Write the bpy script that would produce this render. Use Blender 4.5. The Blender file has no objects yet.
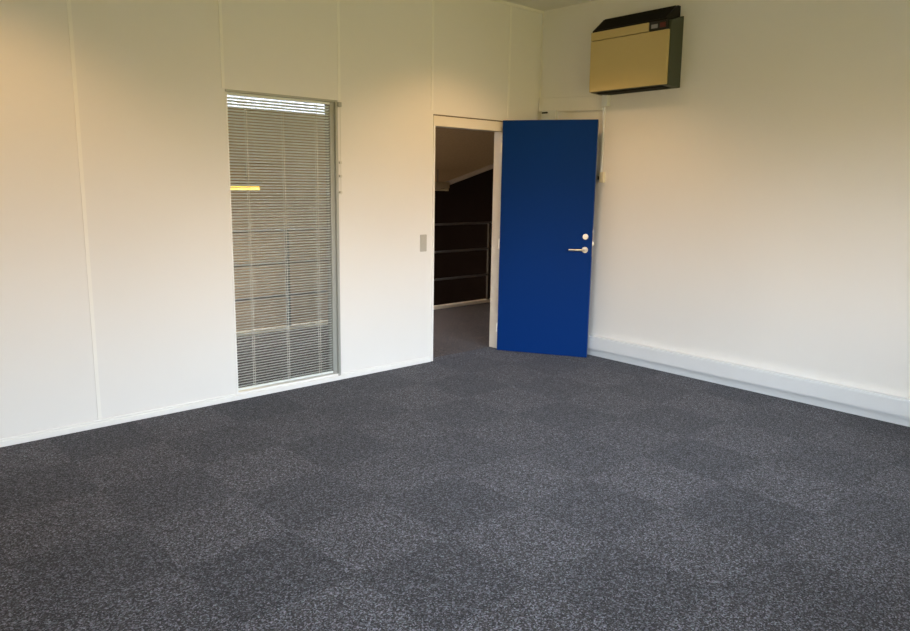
import bpy, bmesh, math, random
from mathutils import Vector, Matrix
random.seed(4)
D = bpy.data
sc = bpy.context.scene
col = sc.collection

# ------------------------------------------------------------------ helpers
def link(o, parent=None):
    col.objects.link(o)
    if parent: o.parent = parent
    return o

def box(bm, x0, x1, y0, y1, z0, z1, mi=0):
    r = bmesh.ops.create_cube(bm, size=1.0)
    M = Matrix.Translation(((x0+x1)/2, (y0+y1)/2, (z0+z1)/2)) @ Matrix.Diagonal((abs(x1-x0), abs(y1-y0), abs(z1-z0), 1))
    bmesh.ops.transform(bm, matrix=M, verts=r['verts'])
    for v in r['verts']:
        for f in v.link_faces: f.material_index = mi
    return r['verts']

def cyl(bm, p0, p1, r, seg=16, r2=None, mi=0):
    p0, p1 = Vector(p0), Vector(p1)
    d = p1-p0
    q = bmesh.ops.create_cone(bm, cap_ends=True, segments=seg, radius1=r, radius2=r if r2 is None else r2, depth=d.length)
    M = Matrix.Translation((p0+p1)/2) @ d.to_track_quat('Z', 'Y').to_matrix().to_4x4()
    bmesh.ops.transform(bm, matrix=M, verts=q['verts'])
    for v in q['verts']:
        for f in v.link_faces: f.material_index = mi
    return q['verts']

def tube(bm, pts, r, seg=10):
    for a, b in zip(pts[:-1], pts[1:]): cyl(bm, a, b, r, seg)
    for p in pts[1:-1]:
        q = bmesh.ops.create_uvsphere(bm, u_segments=seg, v_segments=6, radius=r)
        bmesh.ops.translate(bm, vec=p, verts=q['verts'])

def prism(bm, prof, y0, y1):
    """profile of (x,z) points extruded along y"""
    a = [bm.verts.new((x, y0, z)) for x, z in prof]
    b = [bm.verts.new((x, y1, z)) for x, z in prof]
    bm.faces.new(a); bm.faces.new(b[::-1])
    n = len(prof)
    for i in range(n): bm.faces.new((a[i], b[i], b[(i+1) % n], a[(i+1) % n]))
    bmesh.ops.recalc_face_normals(bm, faces=bm.faces[:])

def obj(name, bm, mats, parent=None, bevel=0.0, smooth=False):
    me = D.meshes.new(name)
    bm.to_mesh(me); bm.free()
    for m in (mats if isinstance(mats, (list, tuple)) else [mats]): me.materials.append(m)
    o = D.objects.new(name, me)
    link(o, parent)
    if smooth:
        for p in me.polygons: p.use_smooth = True
        me.set_sharp_from_angle(angle=math.radians(35))
    if bevel:
        b = o.modifiers.new('bevel', 'BEVEL'); b.width = bevel; b.segments = 2; b.limit_method = 'ANGLE'
    return o

def boxes(name, lst, mat, parent=None, bevel=0.0):
    bm = bmesh.new()
    for b in lst: box(bm, *b)
    return obj(name, bm, mat, parent, bevel)

def empty(name, loc=(0, 0, 0), rz=0.0):
    o = D.objects.new(name, None); o.empty_display_size = .1
    o.location = loc; o.rotation_euler = (0, 0, rz)
    return link(o)

def tag(o, label=None, cat=None, group=None, kind=None):
    if label: o['label'] = label
    if cat: o['category'] = cat
    if group: o['group'] = group
    if kind: o['kind'] = kind
    return o

def structure(o, label, cat):
    return tag(o, label, cat, kind='structure')

def cube_wall(name, solid, holes, mat):
    """axis-aligned slab with rectangular holes. solid=(x0,x1,y0,y1,z0,z1); holes given along the long axis."""
    x0, x1, y0, y1, z0, z1 = solid
    alongx = (x1-x0) > (y1-y0)
    a0, a1 = (x0, x1) if alongx else (y0, y1)
    A = sorted({a0, a1, *[h[0] for h in holes], *[h[1] for h in holes]})
    Z = sorted({z0, z1, *[h[2] for h in holes], *[h[3] for h in holes]})
    bm = bmesh.new()
    t0, t1 = (y0, y1) if alongx else (x0, x1)
    def P(a, t, z): return (a, t, z) if alongx else (t, a, z)
    vs = {}
    def V(a, t, z):
        k = (round(a, 5), round(t, 5), round(z, 5))
        if k not in vs: vs[k] = bm.verts.new(P(*k))
        return vs[k]
    def solidcell(i, j):
        if not (0 <= i < len(A)-1 and 0 <= j < len(Z)-1): return False
        ca, cz = (A[i]+A[i+1])/2, (Z[j]+Z[j+1])/2
        return not any(h[0] < ca < h[1] and h[2] < cz < h[3] for h in holes)
    for i in range(len(A)-1):
        for j in range(len(Z)-1):
            if not solidcell(i, j): continue
            p, q, r, s = A[i], A[i+1], Z[j], Z[j+1]
            bm.faces.new((V(p, t0, r), V(q, t0, r), V(q, t0, s), V(p, t0, s)))
            bm.faces.new((V(p, t1, s), V(q, t1, s), V(q, t1, r), V(p, t1, r)))
            if not solidcell(i-1, j): bm.faces.new((V(p, t0, r), V(p, t0, s), V(p, t1, s), V(p, t1, r)))
            if not solidcell(i+1, j): bm.faces.new((V(q, t0, r), V(q, t1, r), V(q, t1, s), V(q, t0, s)))
            if not solidcell(i, j-1): bm.faces.new((V(p, t0, r), V(p, t1, r), V(q, t1, r), V(q, t0, r)))
            if not solidcell(i, j+1): bm.faces.new((V(p, t0, s), V(q, t0, s), V(q, t1, s), V(p, t1, s)))
    bmesh.ops.recalc_face_normals(bm, faces=bm.faces[:])
    return obj(name, bm, mat)

# ------------------------------------------------------------------ materials
def mat(name, color, rough=0.5, metal=0.0, spec=0.5, noise=0.0, nscale=8.0, bump=0.0, bscale=200.0, emit=None, estr=0.0):
    m = D.materials.new(name); m.use_nodes = True
    nt = m.node_tree; b = nt.nodes['Principled BSDF']
    b.inputs['Base Color'].default_value = (*color, 1)
    b.inputs['Roughness'].default_value = rough
    b.inputs['Metallic'].default_value = metal
    b.inputs['Specular IOR Level'].default_value = spec
    tc = nt.nodes.new('ShaderNodeTexCoord')
    if noise:
        n = nt.nodes.new('ShaderNodeTexNoise'); n.inputs['Scale'].default_value = nscale; n.inputs['Detail'].default_value = 4
        nt.links.new(tc.outputs['Object'], n.inputs['Vector'])
        mx = nt.nodes.new('ShaderNodeMix'); mx.data_type = 'RGBA'
        mx.inputs[6].default_value = (*[c*(1-noise) for c in color], 1)
        mx.inputs[7].default_value = (*[min(1, c*(1+noise)) for c in color], 1)
        nt.links.new(n.outputs['Fac'], mx.inputs[0]); nt.links.new(mx.outputs[2], b.inputs['Base Color'])
    if bump:
        n2 = nt.nodes.new('ShaderNodeTexNoise'); n2.inputs['Scale'].default_value = bscale; n2.inputs['Detail'].default_value = 3
        nt.links.new(tc.outputs['Object'], n2.inputs['Vector'])
        bp = nt.nodes.new('ShaderNodeBump'); bp.inputs['Strength'].default_value = bump; bp.inputs['Distance'].default_value = .002
        nt.links.new(n2.outputs['Fac'], bp.inputs['Height']); nt.links.new(bp.outputs[0], b.inputs['Normal'])
    if emit:
        b.inputs['Emission Color'].default_value = (*emit, 1); b.inputs['Emission Strength'].default_value = estr
    return m

M_wall = mat('painted wall', (.80, .79, .77), .62, spec=.3, noise=.012, nscale=2.5, bump=.12, bscale=160)
M_strip = mat('cover strip paint', (.86, .85, .81), .45, spec=.4, noise=.01)
M_white = mat('white gloss paint', (.84, .84, .82), .35, noise=.01)
M_cream = mat('cream door frame', (.80, .75, .66), .4, noise=.03, nscale=5)
M_trunk = mat('white pvc trunking', (.74, .77, .80), .38, noise=.01)
M_ceil = mat('ceiling paint', (.80, .79, .73), .8, noise=.01)
M_blue = mat('blue door paint', (.0002, .027, .16), .5, spec=.08, noise=.03, nscale=3, bump=.04, bscale=90)
M_edge = mat('door edge', (.03, .07, .20), .5, noise=.03)
M_chrome = mat('satin steel', (.46, .45, .42), .3, metal=1, noise=.03, nscale=20)
M_alu = mat('grey aluminium frame', (.40, .41, .38), .45, metal=.35, noise=.03, nscale=12)
M_slat = mat('pale blind slat', (.80, .86, .85), .42, noise=.02)
M_cord = mat('blind cord', (.62, .62, .56), .7, noise=.05)
M_acbody = mat('dark green casing', (.050, .060, .038), .5, noise=.05)
M_acfront = mat('yellowed beige plastic', (.55, .43, .19), .42, noise=.02, nscale=4)
M_acblack = mat('black grille plastic', (.006, .005, .005), .5, spec=.2, noise=.1)
M_red = mat('dark red lens', (.10, .012, .008), .3, noise=.05)
M_gap = mat('grey brown gap line', (.16, .13, .10), .7, noise=.05)
M_screen = mat('grey display', (.28, .28, .30), .25, noise=.05)
M_black = mat('black plastic', (.01, .01, .01), .5, noise=.1)
M_switch = mat('grey switch plastic', (.48, .46, .41), .45, noise=.02)
M_ivory = mat('ivory plastic', (.72, .68, .52), .45, noise=.02)
M_post = mat('dark steel post', (.05, .045, .04), .5, noise=.05)
M_rail = mat('grey steel rail', (.17, .165, .16), .4, metal=.4, noise=.05)
M_kerb = mat('cream painted kerb', (.86, .76, .60), .5, noise=.04)
M_gable = mat('near-black end wall', (.010, .006, .005), .8, spec=.1, noise=.3, nscale=5)  # near-black colour stands in for the unlit void beyond the rail
M_far = mat('beige landing wall', (.52, .43, .34), .7, noise=.03)
M_roof = mat('brown wood-wool ceiling', (.52, .38, .22), .9, spec=.1, noise=.22, nscale=38, bump=.6, bscale=70)
M_roofd = mat('pale roof trim', (.30, .25, .20), .6, noise=.05)
M_tube = mat('yellow lit tube', (.9, .7, .3), .5, noise=.02, emit=(1.0, .66, .08), estr=4.5)
M_lampb = mat('beige lamp housing', (.50, .42, .27), .5, noise=.03)
M_bulb = mat('warm bulb', (.9, .8, .6), .5, noise=.02, emit=(1.0, .70, .30), estr=6)

# glass
M_glass = D.materials.new('clear window glass'); M_glass.use_nodes = True
nt = M_glass.node_tree; nt.nodes.clear()
out = nt.nodes.new('ShaderNodeOutputMaterial'); tr = nt.nodes.new('ShaderNodeBsdfTransparent'); gl = nt.nodes.new('ShaderNodeBsdfGlossy')
gl.inputs['Roughness'].default_value = .02; tr.inputs['Color'].default_value = (.93, .95, .94, 1)
lw = nt.nodes.new('ShaderNodeFresnel'); lw.inputs['IOR'].default_value = 1.52
mm = nt.nodes.new('ShaderNodeMath'); mm.operation = 'MULTIPLY_ADD'; mm.inputs[1].default_value = 1.6; mm.inputs[2].default_value = .02
nt.links.new(lw.outputs[0], mm.inputs[0])
mix = nt.nodes.new('ShaderNodeMixShader')
nt.links.new(mm.outputs[0], mix.inputs[0]); nt.links.new(tr.outputs[0], mix.inputs[1]); nt.links.new(gl.outputs[0], mix.inputs[2]); nt.links.new(mix.outputs[0], out.inputs[0])

def tinted(name, c):
    m = M_glass.copy(); m.name = name
    for n_ in m.node_tree.nodes:
        if n_.type == 'BSDF_TRANSPARENT': n_.inputs['Color'].default_value = (*c, 1)
    return m
M_opal = tinted('smoky skylight glass', (.86, .86, .87))  # tint tones down the added skylight
# carpet: 50 cm tiles, alternate pile direction, heathered pile
def carpet(name, tint=(1, 1, 1), T=0.5, offx=0.0, offy=0.0, contrast=0.27):
    m = D.materials.new(name); m.use_nodes = True
    nt = m.node_tree; L = nt.links.new; N = nt.nodes.new
    b = nt.nodes['Principled BSDF']
    b.inputs['Roughness'].default_value = .8; b.inputs['Specular IOR Level'].default_value = .12
    b.inputs['Sheen Weight'].default_value = .10; b.inputs['Sheen Roughness'].default_value = .45
    b.inputs['Sheen Tint'].default_value = (.80, .86, 1.0, 1)
    geo = N('ShaderNodeNewGeometry')
    mp = N('ShaderNodeMapping'); mp.inputs['Location'].default_value = (.7, .002, 0)
    mp.inputs['Scale'].default_value = (1/T, 1/T, 1)
    mp.vector_type = 'POINT'
    L(geo.outputs['Position'], mp.inputs['Vector'])
    sep = N('ShaderNodeSeparateXYZ'); L(mp.outputs[0], sep.inputs[0])
    def mth(op, a, bb=None, c=None):
        n = N('ShaderNodeMath'); n.operation = op
        for i, v in enumerate((a, bb, c)):
            if v is None: continue
            if isinstance(v, (int, float)): n.inputs[i].default_value = v
            else: L(v, n.inputs[i])
        return n.outputs[0]
    fx = mth('FLOOR', sep.outputs[0]); fy = mth('FLOOR', sep.outputs[1])
    par = mth('FLOORED_MODULO', mth('ADD', fx, fy), 2.0)
    wn = N('ShaderNodeTexWhiteNoise'); wn.noise_dimensions = '2D'
    cb = N('ShaderNodeCombineXYZ'); L(fx, cb.inputs[0]); L(fy, cb.inputs[1]); L(cb.outputs[0], wn.inputs['Vector'])
    tile = mth('SUBTRACT', mth('MULTIPLY', wn.outputs['Value'], .16), mth('MULTIPLY', par, contrast))
    gain = mth('ADD', tile, 1.05)
    # heather speckle: tuft cells of several yarn colours
    vo = N('ShaderNodeTexVoronoi'); vo.inputs['Scale'].default_value = 185; vo.inputs['Randomness'].default_value = 1
    L(geo.outputs['Position'], vo.inputs['Vector'])
    sc_ = N('ShaderNodeSeparateColor'); L(vo.outputs['Color'], sc_.inputs[0])
    n1 = N('ShaderNodeTexNoise'); n1.inputs['Scale'].default_value = 60; n1.inputs['Detail'].default_value = 5; n1.inputs['Roughness'].default_value = .75
    L(geo.outputs['Position'], n1.inputs['Vector'])
    val = mth('ADD', mth('MULTIPLY', sc_.outputs[0], .55), mth('MULTIPLY', n1.outputs['Fac'], .45))
    ramp = N('ShaderNodeValToRGB'); cr = ramp.color_ramp
    cr.elements[0].position = .18; cr.elements[0].color = (.004, .004, .005, 1)
    cr.elements[1].position = .86; cr.elements[1].color = (.40, .40, .46, 1)
    for pos, c in ((.38, (.034, .030, .028)), (.52, (.076, .067, .065)), (.66, (.150, .150, .172))):
        e = cr.elements.new(pos); e.color = (*c, 1)
    L(val, ramp.inputs[0])
    hue = N('ShaderNodeHueSaturation'); hue.inputs['Saturation'].default_value = 1.25
    L(mth('ADD', mth('MULTIPLY', sc_.outputs[1], .25), .375), hue.inputs['Hue']); L(ramp.outputs[0], hue.inputs['Color'])
    vm = N('ShaderNodeVectorMath'); vm.operation = 'SCALE'; L(hue.outputs[0], vm.inputs[0]); L(gain, vm.inputs['Scale'])
    vt = N('ShaderNodeVectorMath'); vt.operation = 'MULTIPLY'; L(vm.outputs[0], vt.inputs[0]); vt.inputs[1].default_value = [.54*t for t in tint]
    L(vt.outputs[0], b.inputs['Base Color'])
    bp = N('ShaderNodeBump'); bp.inputs['Strength'].default_value = .8; bp.inputs['Distance'].default_value = .004
    L(n1.outputs['Fac'], bp.inputs['Height']); L(bp.outputs[0], b.inputs['Normal'])
    return m
M_carpet = carpet('heather carpet tiles', (1, 1, 1))
M_carpet2 = carpet('landing carpet', (.88, .62, .40), contrast=.1)  # same carpet, tinted brown to offset the bluish skylight

# ------------------------------------------------------------------ dimensions
XL, YF, H = -6.9, -5.5, 3.11           # room: x XL..0, y YF..0
WT = .085                               # partition thickness
WX0, WX1, WZ0, WZ1 = -3.135, -2.262, .034, 2.130       # interior glazing
DX0, DX1, DZ = -1.322, -.480, 2.10                     # door opening
SX, MOD = -4.0514, .9048               # panel joints
# ------------------------------------------------------------------ shell
f = boxes('floor', [(XL, 0, YF, 0, -.15, 0), (DX0, DX1, 0, WT, -.15, 0)], M_carpet)
structure(f, 'dark grey speckled carpet tile floor of the room', 'floor')
c = boxes('ceiling', [(XL-.2, .2, YF-.25, WT, H, H+.12)], M_ceil)
structure(c, 'pale flat ceiling above the panelled wall', 'ceiling')
w = cube_wall('wall_back', (XL, 0, 0, WT, 0, H), [(WX0, WX1, WZ0, WZ1), (DX0, DX1, 0, DZ)], M_wall)
structure(w, 'white panelled partition wall with window and blue door', 'wall')
w = boxes('wall_right', [(0, .2, YF-.2, WT, 0, H)], M_wall)
structure(w, 'plain white wall on the right under the air conditioner', 'wall')
FW = [(-4.85, -2.85, .80, 2.35), (-2.65, -.65, .80, 2.35)]
w = cube_wall('wall_front', (XL, 0, YF-.2, YF, 0, H), FW, M_wall)
structure(w, 'outer wall with daylight windows behind the viewer', 'wall')
LW = [(-5.0, -2.5, .85, 2.35)]  # left window added to brighten the right wall
w = cube_wall('wall_left', (XL-.2, XL, YF-.2, WT, 0, H), LW, M_wall)
structure(w, 'outer wall left of the viewer', 'wall')

# outer windows (behind the camera, plus the added one on the left)
n = 2
def outer_window(a0, a1, z0, z1, along, t):
    global n
    o = empty('window_%d' % n, ((a0+a1)/2, t, z0) if along == 'x' else (t, (a0+a1)/2, z0))
    structure(o, 'unseen daylight window with white frame in the outer wall', 'window')
    n += 1
    w = .06; h = (a1-a0)/2
    def B(a, b, c, d, th=.03):
        return (a, b, -th, th, c, d) if along == 'x' else (-th, th, a, b, c, d)
    H_ = z1-z0
    boxes('window_frame', [B(-h, -h+w, 0, H_), B(h-w, h, 0, H_), B(-h+w, h-w, 0, w), B(-h+w, h-w, H_-w, H_), B(-.03, .03, w, H_-w)], M_white, o)
    boxes('pane', [B(-h+w, -.03, w, H_-w, .004), B(.03, h-w, w, H_-w, .004)], M_glass, o)
for a0, a1, z0, z1 in FW: outer_window(a0, a1, z0, z1, 'x', YF-.12)
for a0, a1, z0, z1 in LW: outer_window(a0, a1, z0, z1, 'y', XL-.12)

# panel cover strips
k = 1
for i in range(-3, 5):
    x = SX + i*MOD
    if i == 1: spans = [(WZ1+.004, H)]
    elif i == 2: spans = [(WZ1+.004, H)]
    elif i in (3, 4): spans = [(DZ+.03, H)]
    else: spans = [(.05, H)]
    s = boxes('trim_%d' % k, [(x-.011, x+.011, -.004, 0, a, b) for a, b in spans], M_strip)
    structure(s, 'thin vertical cover strip over a wall panel joint', 'trim'); k += 1
s = boxes('trim_%d' % k, [(XL, 0, -.012, 0, H-.022, H)], M_strip); k += 1
structure(s, 'thin cornice strip where panelled wall meets ceiling', 'trim')
s = boxes('trim_%d' % k, [(-.007, 0, -.007, 0, .2, H-.022)], M_strip); k += 1
structure(s, 'thin sealing strip in the corner of the room', 'trim')

# baseboards
bm = bmesh.new()
box(bm, XL, DX0-.012, -.014, 0, 0, .034)
box(bm, XL, WX0-.02, -.009, 0, .034, .048)
box(bm, WX1+.02, DX0-.012, -.009, 0, .034, .048)
s = obj('baseboard_back', bm, M_white, bevel=.002)
structure(s, 'low white skirting along the panelled wall', 'baseboard')
s = boxes('baseboard_right', [(-.018, 0, YF, 0, 0, .066)], M_trunk, bevel=.002)
structure(s, 'low pale skirting under the cable trunking', 'baseboard')
# dado cable trunking on the right wall
t = empty('cable_trunking', (0, 0, .066))
tag(t, 'long white cable trunking running low along the right wall', 'cable trunking')
boxes('trunking_body', [(-.050, -.0006, YF+.02, -.003, 0, .122)], M_trunk, t)
boxes('cover', [(-.056, -.050, YF+.02, -.002, .010, .112)], M_trunk, t, bevel=.0015)

# ------------------------------------------------------------------ interior window with venetian blind
o = empty('window_1', ((WX0+WX1)/2, 0, WZ0))
structure(o, 'tall interior window with venetian blind in the panelled wall', 'window')
hw = (WX1-WX0)/2; hh = WZ1-WZ0
boxes('window_frame', [(hw-.020, hw, -.010, WT, 0, hh), (-hw, hw-.020, -.006, WT, hh-.016, hh)], M_alu, o, bevel=.002)
boxes('window_sill', [(-hw, hw-.020, -.004, WT, 0, .018), (-hw, -hw+.013, -.004, WT, .018, hh-.016)], M_white, o, bevel=.002)
boxes('glazing_bead', [(hw-.055, hw-.020, .012, WT-.005, .020, hh-.016), (-hw+.013, -hw+.022, .045, WT-.005, .020, hh-.016)], M_alu, o, bevel=.001)
boxes('pane', [(-hw+.022, hw-.055, .055, .061, .020, hh-.016)], M_glass, o)

bl = empty('venetian_blind', ((WX0+WX1)/2, .022, WZ0))
tag(bl, 'pale grey venetian blind with open slats hanging in tall interior window', 'venetian blind')
bx0, bx1 = -hw+.016, hw-.058
boxes('headrail', [(bx0, bx1, -.014, .014, hh-.034, hh-.017)], M_slat, bl, bevel=.002)
boxes('bottom_rail', [(bx0, bx1, -.011, .011, .028, .040)], M_slat, bl, bevel=.002)
bm = bmesh.new()
pitch = .0197; z = .054; tilt = math.radians(-24)
while z < hh-.040:
    # shallow crowned slat, three facets across
    cs = []
    for s_ in (-1, -.35, .35, 1):
        yy = s_*.0115; zz = .0016*(1-s_*s_)
        cs.append((yy*math.cos(tilt)-zz*math.sin(tilt), yy*math.sin(tilt)+zz*math.cos(tilt)))
    th = .0006
    up = [[bm.verts.new((x, y_, z+z_+th)) for y_, z_ in cs] for x in (bx0, bx1)]
    dn = [[bm.verts.new((x, y_, z+z_)) for y_, z_ in cs] for x in (bx0, bx1)]
    for j in range(3):
        bm.faces.new((up[0][j], up[1][j], up[1][j+1], up[0][j+1]))
        bm.faces.new((dn[0][j+1], dn[1][j+1], dn[1][j], dn[0][j]))
    bm.faces.new((dn[0][0], dn[1][0], up[1][0], up[0][0]))
    bm.faces.new((up[0][3], up[1][3], dn[1][3], dn[0][3]))
    z += pitch
bmesh.ops.recalc_face_normals(bm, faces=bm.faces[:])
obj('slats', bm, M_slat, bl)
for fx in (.17, .52, .86):
    x = bx0+(bx1-bx0)*fx
    bm = bmesh.new()
    box(bm, x-.002, x+.002, -.0135, -.0128, .040, hh-.034)
    box(bm, x-.002, x+.002, .0128, .0135, .040, hh-.034)
    obj('ladder_tape', bm, M_cord, bl)
# pull cord outside the window on the right
pc = empty('blind_pull_cord', (WX1+.018, -.004, 0))
tag(pc, 'thin blind pull cord with small clips on the wall right of the window', 'cord')
bm = bmesh.new(); tube(bm, [(-.012, -.012, 2.108), (0, -.010, 2.085), (.002, -.008, 1.5), (.001, -.008, 1.44)], .0016, 8)
obj('cord', bm, M_cord, pc)
for z in (1.68, 1.58, 1.46):
    bm = bmesh.new(); box(bm, -.009, .011, -.012, .004, z-.009, z+.009); obj('clip', bm, M_cord, pc, bevel=.002)
bm = bmesh.new(); box(bm, -.020, .010, -.018, .004, 2.085, 2.118); obj('corner_bracket', bm, M_alu, pc, bevel=.003)

# ------------------------------------------------------------------ door
o = empty('door_1', ((DX0+DX1)/2, 0, 0))
structure(o, 'open blue door with steel lever handle in a cream frame', 'door')
dw = (DX1-DX0)/2
boxes('frame_head', [(-dw, dw, -.010, WT+.01, DZ-.095, DZ-.012)], M_cream, o, bevel=.002)
boxes('frame_jamb', [(-dw, -dw+.018, -.010, WT+.01, 0, DZ-.095)], M_white, o, bevel=.002)
boxes('frame_jamb', [(dw-.026, dw, -.012, WT+.01, 0, DZ-.095)], M_cream, o, bevel=.002)
boxes('head_gap', [(-dw, dw, -.005, .02, DZ-.012, DZ-.002)], M_gap, o)  # strip coloured as the dark gap line above the frame head
# leaf: own pivot at the hinge
HX, HY, ANG, LWID, LH, LT = -.556, -.058, .515, .841, 2.097, .040
leaf_rot = -(math.pi/2-ANG)            # local +x runs from hinge to free edge
bm = bmesh.new(); box(bm, 0, LWID, 0, LT, .003, LH)
for f_ in bm.faces:
    c_ = f_.calc_center_median()
    if abs(f_.normal.y) < .5: f_.material_index = 1
leaf = obj('door_leaf', bm, [M_blue, M_edge], o, bevel=.002)
leaf.location = (HX-(DX0+DX1)/2, HY, 0); leaf.rotation_euler = (0, 0, leaf_rot)
def lever(side):
    s = -1 if side < 0 else 1
    y0 = 0 if s < 0 else LT
    bm = bmesh.new(); hx = LWID-.060; hz = .978
    cyl(bm, (hx, y0, hz), (hx, y0+s*.010, hz), .026, 32)
    cyl(bm, (hx, y0+s*.010, hz), (hx, y0+s*.048, hz), .010, 16)
    tube(bm, [(hx, y0+s*.048, hz), (hx-.03, y0+s*.050, hz), (hx-.135, y0+s*.050, hz-.002)], .0095, 14)
    obj('handle', bm, M_chrome, leaf, smooth=True)
    bm = bmesh.new()
    cyl(bm, (hx, y0, 1.094), (hx, y0+s*.012, 1.094), .024, 32)
    cyl(bm, (hx, y0+s*.012, 1.094), (hx, y0+s*.020, 1.094), .014, 20)
    box(bm, hx-.018, hx+.018, y0+s*.020, y0+s*.028, 1.088, 1.100)
    obj('thumb_turn', bm, M_chrome, leaf, smooth=True)
lever(-1); lever(1)
bm = bmesh.new(); box(bm, LWID, LWID+.002, .008, .032, .92, 1.16); box(bm, LWID, LWID+.014, .012, .028, 1.02, 1.045)
obj('latch', bm, M_chrome, leaf)
for z in (.22, 1.0, 1.86):
    bm = bmesh.new(); cyl(bm, (-.008, -.003, z-.045), (-.008, -.003, z+.045), .008, 14)
    obj('hinge', bm, M_cream, leaf)

# light switch
s = empty('light_switch', (-1.4215, 0, 1.04))
tag(s, 'narrow grey light switch on the wall left of the doorway', 'light switch')
boxes('plate', [(-.034, .034, -.009, 0, -.071, .071)], M_switch, s, bevel=.003)
boxes('rocker', [(-.022, .022, -.014, -.009, .004, .052)], M_switch, s, bevel=.002)
boxes('rocker', [(-.022, .022, -.014, -.009, -.052, -.004)], M_switch, s, bevel=.002)

# ------------------------------------------------------------------ things on the right wall above the door
AY0, AY1, AZ0, AZ1, AD = -.722, -1.468, 2.318, 2.808, .199
ac = empty('air_conditioner', (0, (AY0+AY1)/2, AZ0))
ac.rotation_euler = (.012*-1, 0, 0)
tag(ac, 'old wall-mounted air conditioner with yellowed front and dark top grille', 'air conditioner')
hy = (AY0-AY1)/2; ah = AZ1-AZ0
bm = bmesh.new()
prism(bm, [(0, -.008), (-AD+.022, 0), (-AD+.022, ah-.012), (0, ah+.045)], -hy, hy)
obj('casing', bm, M_acbody, ac, bevel=.004)
boxes('front_panel', [(-AD-.004, -AD+.020, -hy+.006, hy-.002, .004, ah-.078)], M_acfront, ac, bevel=.004)
boxes('front_trim', [(-AD-.004, -AD+.020, -hy+.185, hy-.002, ah-.073, ah-.006)], M_acfront, ac, bevel=.003)
cp = boxes('control_panel', [(-AD-.001, -AD+.020, -hy+.020, -hy+.182, ah-.073, ah-.006)], M_black, ac, bevel=.002)
boxes('display', [(-AD-.004, -AD-.001, -hy+.105, -hy+.162, ah-.058, ah-.028)], M_screen, cp, bevel=.001)
boxes('indicator', [(-AD-.004, -AD-.001, -hy+.035, -hy+.085, ah-.060, ah-.022)], M_red, cp, bevel=.001)
bm = bmesh.new()
prism(bm, [(-.012, ah+.030), (-AD+.002, ah-.010), (-AD+.002, ah+.006), (-.050, ah+.120), (-.012, ah+.120)], -hy+.028, hy-.012)
gr = obj('top_grille', bm, M_acblack, ac)
bm = bmesh.new()
m_ = 15
for i in range(m_):
    u = (i+.5)/m_
    x = (-AD+.002)*(1-u) + (-.050)*u; z = (ah+.006)*(1-u)+(ah+.120)*u
    box(bm, x-.002, x+.001, -hy+.045, hy-.030, z-.001, z+.005)
obj('louvre', bm, M_acblack, gr)
bm = bmesh.new()
for i in range(8):
    x = -AD+.035+i*.018
    box(bm, x, x+.008, -hy+.06, hy-.06, -.010, -.001)
obj('air_outlet', bm, M_acblack, ac)

# pipe cover under the AC + horizontal trunking to the corner
p = empty('pipe_cover', (0, -.77, 2.215))
tag(p, 'short pale pipe cover dropping from the air conditioner behind the door top', 'pipe cover')
boxes('cover_body', [(-.045, 0, -.030, .030, 0, .100)], M_trunk, p, bevel=.003)
p = empty('wall_duct', (0, 0, 2.215))
tag(p, 'boxed white duct from the room corner to the air conditioner pipe', 'duct')
bm = bmesh.new(); vs_b = box(bm, -.024, 0, -.738, -.009, 0, .122)
for v in vs_b:
    if v.co.y < -.5: v.co.z -= .032
obj('duct_body', bm, M_wall, p, bevel=.003)
boxes('joint_band', [(-.027, 0, -.035, -.009, -.003, .124)], M_wall, p, bevel=.002)
p = empty('wall_mounted_junction_box', (0, -.14, 2.10))
tag(p, 'small pale junction box below the duct in the corner', 'junction box')
boxes('box_body', [(-.035, 0, -.085, .085, -.05, .1155)], M_trunk, p, bevel=.003)
boxes('black_block', [(-.048, -.035, .010, .075, .090, .104)], M_black, p, bevel=.002)  # small black block at the top of the box, under the duct
# cable conduit + contact box
p = empty('cable_conduit', (0, -.745, 0))
tag(p, 'thin white vertical conduit on the wall beside the open door', 'conduit')
boxes('conduit_body', [(-.016, 0, -.010, .010, 1.655, 2.213)], M_trunk, p, bevel=.002)
p = empty('wall_mounted_box', (0, -.765, 1.61))
tag(p, 'small ivory contact box on the wall at the end of the conduit', 'contact box')
boxes('box_body', [(-.030, 0, -.028, .020, -.045, .046)], M_ivory, p, bevel=.003)
boxes('dark_tab', [(-.026, -.006, .020, .040, -.022, .012)], M_black, p, bevel=.002)

# ------------------------------------------------------------------ landing beyond the partition
RS, RZ = .262, 2.79                     # roof pitch
def roofz(y): return RZ-RS*y
LX0, LX1, LY1 = -9.0, 3.05, 6.0
s = boxes('floor_landing', [(LX0, LX1, WT, 2.03, -.25, 0)], M_carpet2)
s.name = 'floor_2'; structure(s, 'carpeted landing floor beyond the doorway, tinted brown for warm light', 'floor')
s = boxes('floor_3', [(LX0, LX1, 2.03, LY1, -2.9, -2.75)], M_carpet2)
structure(s, 'lower floor in the void beyond the landing rail', 'floor')
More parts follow.
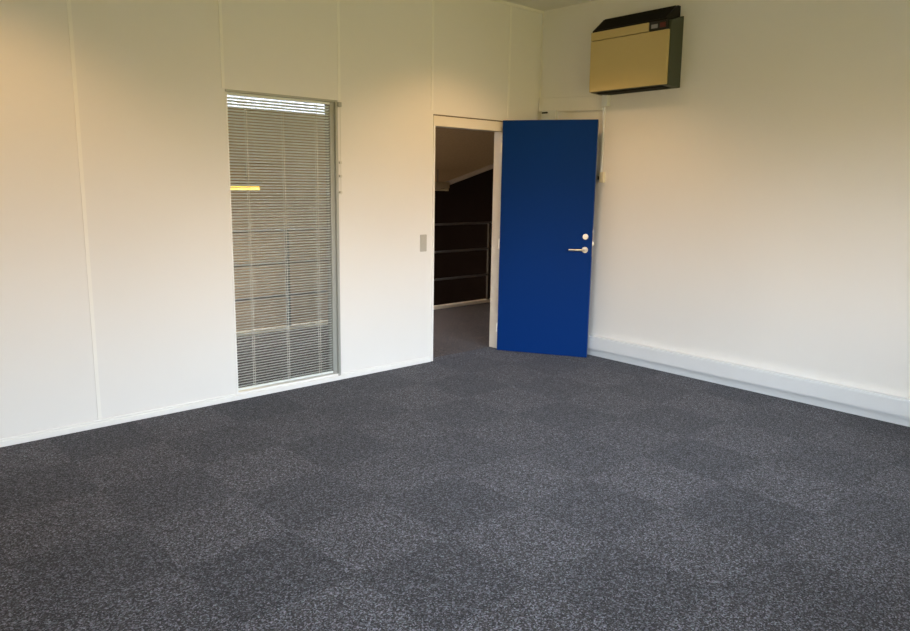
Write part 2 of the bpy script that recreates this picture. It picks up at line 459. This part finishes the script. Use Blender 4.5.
# sloped roof with an added skylight strip
SKX0, SKX1, SKY0, SKY1 = -7.0, -.45, 1.55, 2.10
bm = bmesh.new()
def slab(x0, x1, y0, y1, th=.15):
    v = [bm.verts.new((x, y, roofz(y)+d)) for d in (0, th) for x, y in ((x0, y0), (x1, y0), (x1, y1), (x0, y1))]
    for q in ((0, 1, 2, 3), (7, 6, 5, 4), (0, 4, 5, 1), (1, 5, 6, 2), (2, 6, 7, 3), (3, 7, 4, 0)): bm.faces.new([v[i] for i in q])
slab(LX0, LX1, WT, SKY0); slab(LX0, LX1, SKY1, LY1+.1); slab(LX0, SKX0, SKY0, SKY1); slab(SKX1, LX1, SKY0, SKY1)
bmesh.ops.recalc_face_normals(bm, faces=bm.faces[:])
s = obj('ceiling_landing', bm, M_roof); s.name = 'ceiling_2'
structure(s, 'sloping brown wood-wool ceiling over the landing', 'ceiling')
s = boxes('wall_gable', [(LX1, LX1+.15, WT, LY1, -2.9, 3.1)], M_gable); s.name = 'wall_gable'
structure(s, 'end wall beyond the doorway rail, blackened to read as unlit void', 'wall')
bm = bmesh.new()
y0_, y1_ = WT, LY1
vv = [bm.verts.new(q) for q in ((LX1-.03, y0_, roofz(y0_)-.07), (LX1, y0_, roofz(y0_)-.07), (LX1, y1_, roofz(y1_)-.07), (LX1-.03, y1_, roofz(y1_)-.07),
                                (LX1-.03, y0_, roofz(y0_)), (LX1, y0_, roofz(y0_)), (LX1, y1_, roofz(y1_)), (LX1-.03, y1_, roofz(y1_)))]
for q in ((0, 1, 2, 3), (7, 6, 5, 4), (0, 4, 5, 1), (1, 5, 6, 2), (2, 6, 7, 3), (3, 7, 4, 0)): bm.faces.new([vv[i] for i in q])
bmesh.ops.recalc_face_normals(bm, faces=bm.faces[:])
s = obj('trim_%d' % k, bm, M_roofd); k += 1
structure(s, 'pale trim where sloping ceiling meets the blackened end wall', 'trim')
s = boxes('wall_far', [(LX0, LX1, LY1, LY1+.15, -2.9, 3.1)], M_far)
structure(s, 'beige wall across the void seen through the blind', 'wall')
s = boxes('wall_landing_left', [(LX0-.15, LX0, WT, LY1, -2.9, 3.1)], M_far); s.name = 'wall_landing'
structure(s, 'beige end wall at the left of the landing', 'wall')
s = boxes('wall_edge', [(LX0, LX1, 2.0, 2.03, -2.75, -.25)], M_far)
structure(s, 'beige edge face below the landing', 'wall')
s = boxes('wall_outer', [(.2, LX1+.15, -.03, WT, -.25, 3.1)], M_far)
structure(s, 'wall closing the landing beyond the room corner', 'wall')
s = boxes('trim_%d' % k, [(LX0, LX1, 1.97, 2.03, 0, .040)], M_kerb); k += 1
structure(s, 'cream kerb at the edge of the landing floor', 'trim')

sk = empty('window_9', ((SKX0+SKX1)/2, (SKY0+SKY1)/2, 0))  # skylight assumed for the bright band behind the blind, lengthened for more light
structure(sk, 'long white-lined skylight strip added in the sloping ceiling to light the landing', 'window')
sx_, sy_ = (SKX1-SKX0)/2, (SKY1-SKY0)/2
zt = roofz(SKY0)+.32
boxes('skylight_lining', [(-sx_, sx_, sy_-.015, sy_, roofz(SKY1)-.01, zt), (-sx_, sx_, -sy_, -sy_+.015, roofz(SKY0)-.01, zt),
                          (-sx_, -sx_+.015, -sy_+.015, sy_-.015, roofz(SKY0), zt), (sx_-.015, sx_, -sy_+.015, sy_-.015, roofz(SKY0), zt)], M_white, sk)
boxes('pane', [(-sx_, sx_, -sy_, sy_, zt, zt+.006)], M_opal, sk)
# railing
rl = empty('landing_railing', (0, 2.0, .04))
tag(rl, 'dark steel landing railing with three horizontal rails above the kerb', 'railing')
for z in (.325, .665, 1.0):
    bm = bmesh.new(); cyl(bm, (LX0, 0, z), (LX1-.03, 0, z), .013, 10); obj('rail', bm, M_rail, rl, smooth=True)
for x in (-6.3, -4.0, -1.575, .3-1.0+.0, 1.37, 2.9):
    if -.9 < x < -.3: continue
    boxes('post', [(x-.018, x+.018, -.014, .014, 0, 1.0)], M_post, rl)

# landing lamps
def lamp(x0, x1, lit):
    e = empty('pendant_lamp', ((x0+x1)/2, 4.0, 1.42))
    h_ = (x1-x0)/2
    boxes('housing', [(-h_, h_, -.05, .05, .035, .13)], M_lampb, e, bevel=.004)
    bm = bmesh.new(); cyl(bm, (-h_+.03, 0, .012), (h_-.03, 0, .012), .019, 16); obj('tube', bm, M_tube if lit else M_lampb, e, smooth=True)
    boxes('end_cap', [(-h_, -h_+.03, -.03, .03, -.01, .035)], M_lampb, e)
    boxes('end_cap', [(h_-.03, h_, -.03, .03, -.01, .035)], M_lampb, e)
    for x in (-h_*.7, h_*.7):
        bm = bmesh.new(); cyl(bm, (x, 0, .13), (x, 0, roofz(4.0)-1.42), .006, 8); obj('hanger', bm, M_rail, e)
    return e
tag(lamp(-2.15, -.80, True), 'yellow lit tube lamp seen through the left side of the blind', 'lamp')
tag(lamp(1.05, 2.42, False), 'unlit beige lamp housing under the sloping ceiling beyond the doorway', 'lamp')

# ------------------------------------------------------------------ light
DOWN = 52
w = D.worlds.new('daylight'); sc.world = w; w.use_nodes = True
nt = w.node_tree; nt.nodes.clear(); N = nt.nodes.new; L = nt.links.new
out = N('ShaderNodeOutputWorld'); bg = N('ShaderNodeBackground'); tc = N('ShaderNodeTexCoord'); sp = N('ShaderNodeSeparateXYZ')
rp = N('ShaderNodeValToRGB'); mr = N('ShaderNodeMapRange')
mr.inputs['From Min'].default_value = -1; mr.inputs['From Max'].default_value = 1
L(tc.outputs['Generated'], sp.inputs[0]); L(sp.outputs[2], mr.inputs[0]); L(mr.outputs[0], rp.inputs[0]); L(rp.outputs[0], bg.inputs[0]); L(bg.outputs[0], out.inputs[0])
cr = rp.color_ramp
cr.elements[0].position = 0; cr.elements[0].color = (.10, .10, .025, 1)
cr.elements[1].position = 1; cr.elements[1].color = (2.0, 2.2, 2.6, 1)
for pos, c_ in ((.44, (.25, .20, .062)), (.49, (.45, .30, .13)), (.53, (.84, .64, .46)), (.60, (1.08, 1.15, 1.29)), (.72, (1.22, 1.33, 1.54))):
    e = cr.elements.new(pos); e.color = (*c_, 1)
bg.inputs['Strength'].default_value = 21

def portal(loc, rot, sx, sy):
    l = D.lights.new('daylight_portal', 'AREA'); l.shape = 'RECTANGLE'; l.size = sx; l.size_y = sy
    l.cycles.is_portal = True
    o = D.objects.new('daylight_portal', l); o.location = loc; o.rotation_euler = rot; col.objects.link(o)
for a0, a1, z0, z1 in FW: portal(((a0+a1)/2, YF-.17, (z0+z1)/2), (math.pi/2, 0, 0), a1-a0, z1-z0)
for a0, a1, z0, z1 in LW: portal((XL-.17, (a0+a1)/2, (z0+z1)/2), (math.pi/2, 0, -math.pi/2), a1-a0, z1-z0)
portal(((SKX0+SKX1)/2, (SKY0+SKY1)/2, roofz(1.6)+.34), (0, 0, 0), SKX1-SKX0, SKY1-SKY0)

def lamp_light(name, loc, sx, sy, col_, power, rot=(0, 0, 0)):
    l = D.lights.new(name, 'AREA'); l.shape = 'RECTANGLE'; l.size = sx; l.size_y = sy; l.color = col_; l.energy = power
    o = D.objects.new(name, l); o.location = loc; o.rotation_euler = rot; col.objects.link(o)
lamp_light('added_uplight', (-4.0, 4.0, -2.6), 3.0, 1.2, (1.0, .88, .72), 75, (math.pi, 0, 0))  # added uplight without a lamp, brightens the landing ceiling and far wall
lamp_light('tube_light', (-1.475, 4.0, 1.405), 1.2, .05, (1.0, .72, .42), 60)
# two recessed warm downlights in the room, above the top edge of the photograph
for i_, (x_, y_) in enumerate(((-1.22, -.98), (-4.65, -.95))):
    dl = empty('ceiling_downlight', (x_, y_, H))
    tag(dl, ['round warm ceiling downlight in front of the blue door', 'round warm ceiling downlight at the left end of the panelled wall'][i_], 'ceiling lamp', 'ceiling downlights')
    bm = bmesh.new(); cyl(bm, (0, 0, -.008), (0, 0, 0), .085, 32); obj('trim_ring', bm, M_white, dl, bevel=.002)
    bm = bmesh.new(); cyl(bm, (0, 0, -.012), (0, 0, -.008), .060, 32); obj('lens', bm, M_bulb, dl)
    l = D.lights.new('downlight_beam', 'SPOT'); l.energy = DOWN; l.color = (1.0, .58, .27); l.spot_size = math.radians(122); l.spot_blend = .55; l.shadow_soft_size = .05
    lo = D.objects.new('downlight_beam', l); lo.location = (x_, y_, H-.03); col.objects.link(lo)
# ------------------------------------------------------------------ camera
f_, yaw, pitch_, roll = 729.06, .742, -.1806, .016
PP = (-5.3741, -4.7246, 1.5474)
d = Vector((math.sin(yaw)*math.cos(pitch_), math.cos(yaw)*math.cos(pitch_), math.sin(pitch_)))
r = Vector((math.cos(yaw), -math.sin(yaw), 0)); u = r.cross(d)
r2 = math.cos(roll)*r+math.sin(roll)*u; u2 = -math.sin(roll)*r+math.cos(roll)*u
cam = D.cameras.new('camera'); co = D.objects.new('camera', cam); col.objects.link(co)
Mx = Matrix((r2, u2, -d)).transposed().to_4x4(); Mx.translation = PP
co.matrix_world = Mx
cam.sensor_width = 36; cam.lens = f_/910*36; cam.clip_start = .05
sc.camera = co

vs_ = sc.view_settings
sc.display_settings.display_device = 'sRGB'
vs_.view_transform = 'Standard'; vs_.look = 'None'; vs_.gamma = 1; vs_.use_curve_mapping = False
vs_.exposure = 0.08
